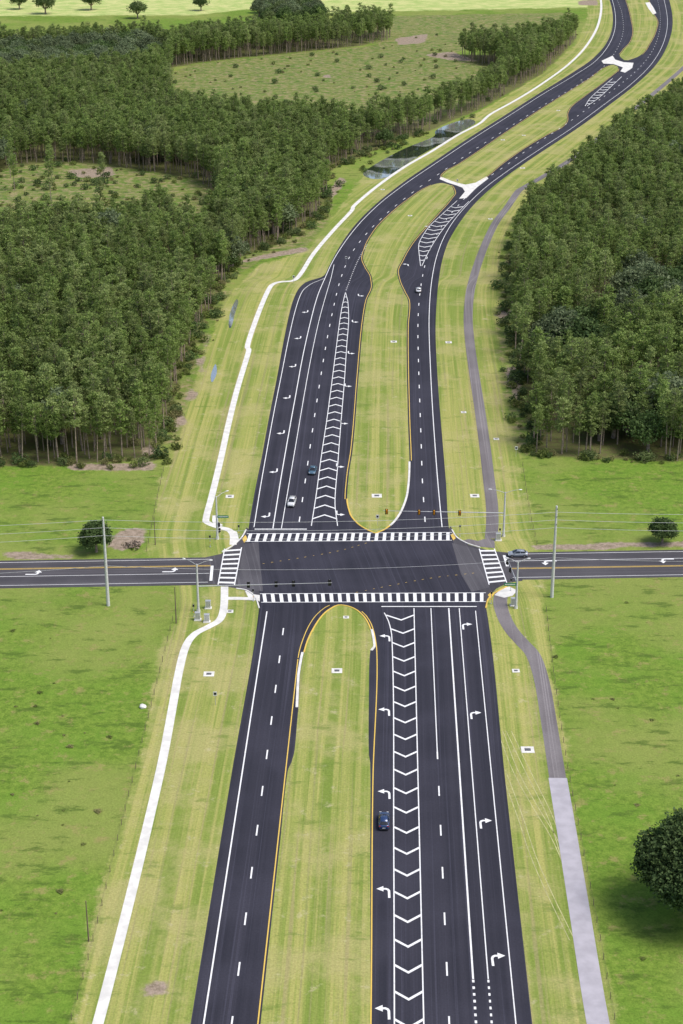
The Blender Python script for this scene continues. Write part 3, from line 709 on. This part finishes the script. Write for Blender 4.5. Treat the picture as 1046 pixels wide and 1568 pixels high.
def small_post(bx,by,kind,name):
    mb=MB(); X_,Y_=G(bx,by)
    if kind=='ped':
        mb.cyl((0,0,0),(0,0,3.0),.06,.06,M_pole,8); mb.box((0,-.14,2.7),(.42,.22,.45),M_black); mb.box((0,-.26,2.7),(.3,.02,.3),M_dark); mb.box((0,-.09,1.1),(.14,.08,.3),M_syel); mb.cyl((0,0,0),(0,0,.15),.18,.16,M_pole,8)
    elif kind=='cab':
        mb.box((0,0,.1),(1.5,1.1,.2),M_conc); mb.box((0,0,1.0),(1.1,.7,1.6),M_lamp); mb.box((0,0,1.83),(1.2,.8,.06),M_pole); mb.box((0,-.36,1.0),(.95,.02,1.4),M_pole); mb.box((.36,-.39,1.0),(.05,.05,.2),M_dark)
    elif kind=='sign':
        mb.cyl((0,0,0),(0,0,2.9),.045,.045,M_pole,6)
        mb.box((0,-.07,2.5),(.75,.02,.9),M_lamp); mb.box((0,-.085,2.5),(.5,.01,.5),M_black); mb.box((0,-.05,2.0),(.3,.03,.1),M_pole)
    mb.obj(name,(X_,Y_,0))
for p in [(366,822),(322,838),(388,921),(297,945),(704,822),(765,827),(752,925),(782,905)]: small_post(*p,'ped','pedestrian_signal_post')
for p in [(317,953),(319,932),(303,950),(763,828),(786,928)]: small_post(*p,'cab','signal_control_cabinet')
for p in [(578,806),(330,1080),(790,700),(530,405),(700,285),(890,130),(450,435)]: small_post(*p,'sign','traffic_sign')
def inlet(x,y,s=1.0):
    mb=MB(); mb.box((0,0,.03),(2.5*s,2.3*s,.12),M_conc); mb.box((0,0,.10),(1.15*s,.95*s,.04),M_dark)
    for k in range(5): mb.box(((k-2)*.2*s,0,.13),(.05*s,.9*s,.03),M_pole)
    X_,Y_=G(x,y); mb.obj('drainage_inlet',(X_,Y_,0))
for q in [(320,1033,.85),(516,1028,.85),(808,1149,.95),(577,760),(603,524,.8),(687,525,.8),(727,760,.9),(760,673,.6),(530,946,.5),(352,937,.6),(352,761,.8),(790,1028,.6),(800,258,.9),(628,331,.7),(751,336,.7),(855,170,.8),(770,215,.8),(802,208,.7),(586,291,.7),(710,632,.6)]: inlet(*q)
# utility poles and wires
def upole(x,y,h,r,mat,arm):
    mb=MB(); mb.cyl((0,0,0),(0,0,h),r,r*.55,mat,10)
    for k in range(arm): 
        mb.cyl((0,-.1,h-.6-k*1.8),(0,-1.0,h-.45-k*1.8),.05,.04,M_pole,6); mb.cyl((0,-1.0,h-.45-k*1.8),(0,-1.0,h-.15-k*1.8),.09,.06,M_dark,8)
    X_,Y_=G(x,y); mb.obj('utility_pole',(X_,Y_,0)); return X_,Y_
A=upole(166,928,20.8,.38,M_cpole,3); B2=upole(845,915,21.6,.38,M_cpole,3)
upole(270,955,8.5,.14,M_wood,0); upole(136,1442,7.5,.13,M_wood,0); upole(238,835,7,.12,M_wood,0)
D=(B2[0]-A[0],B2[1]-A[1]); poles=[(A[0]+D[0]*k,A[1]+D[1]*k) for k in(-2,-1,0,1,2,3)]
for k in(0,1,4,5):
    mb=MB(); mb.cyl((0,0,0),(0,0,21),.34,.2,M_cpole,10)
    for q in range(3): mb.cyl((0,-.1,20.4-q*1.8),(0,-1,20.55-q*1.8),.05,.04,M_pole,6)
    mb.obj('utility_pole',(*poles[k],0))
mb=MB()
for (a,b) in zip(poles[:-1],poles[1:]):
    for z0,dy,sag,rr in((20.6,-1,1.3,.035),(18.8,-1,1.5,.035),(17,-1,1.6,.035),(9.5,0,1.8,.03)):
        P_=[Vector((a[0]+(b[0]-a[0])*t,a[1]+(b[1]-a[1])*t+dy,z0-sag*4*t*(1-t))) for t in np.linspace(0,1,17)]
        for u,v in zip(P_[:-1],P_[1:]): mb.cyl(u,v,rr,rr,M_wire,4,False)
mb.obj('overhead_power_lines')
# fences
def fence(pts):
    mb=MB(); P=catmull(GP(pts),8); acc=0; posts=[P[0]]
    for a,b in zip(P[:-1],P[1:]):
        L=(b-a).length; k=4.5-acc
        while k<L: posts.append(a.lerp(b,k/L)); k+=4.5
        acc=(acc+L)%4.5
    for p in posts: mb.cyl((p.x,p.y,0),(p.x,p.y,1.25),.05,.045,M_wood,5)
    for a,b in zip(posts[:-1],posts[1:]):
        for z in(.3,.6,.9,1.2): mb.cyl((a.x,a.y,z),(b.x,b.y,z),.006,.006,M_wood,3,False)
    mb.obj('wire_fence')
fence([(60,1700),(108,1568),(146,1430),(180,1290),(215,1150),(245,1030),(268,938)])
fence([(975,1700),(942,1568),(915,1420),(890,1290),(868,1170),(850,1050),(835,925)])
fence([(225,845),(240,770),(252,715)]); fence([(822,835),(812,790),(800,712)])
# ------------------------------------------------------------------ vehicles
def car(x,y,heading,col,suv=False,name='car'):
    pm=simple('car_paint_'+name,col,.25,.3,var=.03); pm.node_tree.nodes['Principled BSDF'].inputs['Coat Weight'].default_value=.6
    mb=MB(); dz=.18 if suv else 0
    def sec(y_,w,zb,zt):
        h=[(w*.9,zb),(w,zb+.14),(w*1.0,zt-.2),(w*.95,zt-.06),(w*.78,zt),(w*.3,zt+.025)]
        return [(a,y_,b) for a,b in h]+[(-a,y_,b) for a,b in reversed(h)]
    mb.loft([sec(y_,w,zb,zt+dz) for y_,w,zb,zt in[(-2.34,.66,.45,.70),(-2.28,.82,.32,.86),(-2.1,.89,.24,.97),(-1.5,.92,.22,1.0),(-.6,.93,.2,.98),(.6,.93,.2,.96),(1.15,.92,.2,.94),(1.8,.89,.22,.86),(2.15,.83,.27,.76),(2.32,.68,.36,.62)]],pm)
    def cs(y_,wb,wt,zt,zb=.92): return [(wb,y_,zb+dz),(wt,y_,zt+dz),(wt*.5,y_,zt+.03+dz),(-wt*.5,y_,zt+.03+dz),(-wt,y_,zt+dz),(-wb,y_,zb+dz)]
    back=-2.15 if suv else -1.85
    mb.loft([cs(back,.78,.74,.99),cs(back+.4,.82,.64,1.34),cs(-.5,.84,.62,1.43),(cs(.35,.84,.62,1.40)),cs(1.25,.80,.74,.96)],M_glass,False)
    def rs(y_,w,z): return [(w,y_,z+dz-.03),(w*.9,y_,z+.035+dz),(-w*.9,y_,z+.035+dz),(-w,y_,z+dz-.03)]
    mb.loft([rs(back+.42,.63,1.35),rs(-.5,.64,1.43),rs(.32,.63,1.405)],pm)
    for sx in(-1,1):
        for (ya,za,wa,yb,zb_,wb_) in((.33,1.39,.63,1.22,.97,.79),(back+.42,1.34,.64,back+.03,1.0,.77),(-.45,1.42,.63,-.45,.95,.86)):
            mb.cyl((sx*wa,ya,za+dz),(sx*wb_,yb,zb_+dz),.045,.05,pm,5)
        for yy in(-1.42,1.42):
            mb.cyl((sx*.74,yy,.34),(sx*.955,yy,.34),.345,.345,M_tyre,16); mb.cyl((sx*.95,yy,.34),(sx*.965,yy,.34),.2,.2,M_chrome,10)
        mb.box((sx*.98,.82,1.02+dz),(.18,.1,.13),pm); mb.box((sx*.66,-2.27,.78+dz),(.34,.08,.16),M_red); mb.box((sx*.62,2.2,.68+dz),(.34,.12,.13),M_lamp)
    mb.box((0,-2.33,.55+dz*.5),(.5,.03,.13),M_lamp); mb.box((0,-2.3,.36),(1.4,.1,.16),M_dark); mb.box((0,2.3,.42),(1.1,.06,.2),M_dark)
    X_,Y_=G(x,y); return mb.obj(name,(X_,Y_,.04),heading)
car(588,1262,-.03,(.03,.06,.16),True,'dark_blue_suv')
car(447,773,math.pi-.10,(.85,.85,.84),True,'white_suv')
car(479,724,math.pi-.10,(.09,.17,.24),False,'blue_car')
car(641,447,-.06,(.80,.81,.82),False,'white_car')
car(793,852,math.pi/2,(.36,.39,.44),False,'silver_car')
# ------------------------------------------------------------------ light, sky, camera
el=math.radians(60); az=math.radians(110)   # azimuth clockwise from +Y
w=bpy.data.worlds.new('World'); scene.world=w; w.use_nodes=True; nt=w.node_tree; bg=nt.nodes['Background']
sk=nt.nodes.new('ShaderNodeTexSky'); sk.sky_type='NISHITA'; sk.sun_disc=False; sk.sun_elevation=el; sk.sun_rotation=az; sk.dust_density=3.0
nt.links.new(sk.outputs[0],bg.inputs[0]); bg.inputs[1].default_value=.15
sd=bpy.data.lights.new('sun','SUN'); sd.energy=3.0; sd.angle=math.radians(28); sd.color=(1,.965,.91)
so=bpy.data.objects.new('sun',sd); scene.collection.objects.link(so)
d=Vector((math.sin(az)*math.cos(el),math.cos(az)*math.cos(el),math.sin(el))); so.rotation_euler=d.to_track_quat('Z','Y').to_euler()
scene.view_settings.view_transform='Standard'; scene.view_settings.look='None'; scene.view_settings.exposure=0
cd=bpy.data.cameras.new('camera'); cd.sensor_fit='VERTICAL'; cd.sensor_height=36; cd.sensor_width=24; cd.lens=59.7; cd.clip_start=1; cd.clip_end=30000
cam=bpy.data.objects.new('camera',cd); scene.collection.objects.link(cam); cam.location=(0,0,163.4); cam.rotation_euler=(math.radians(90-23.3),0,0); scene.camera=cam
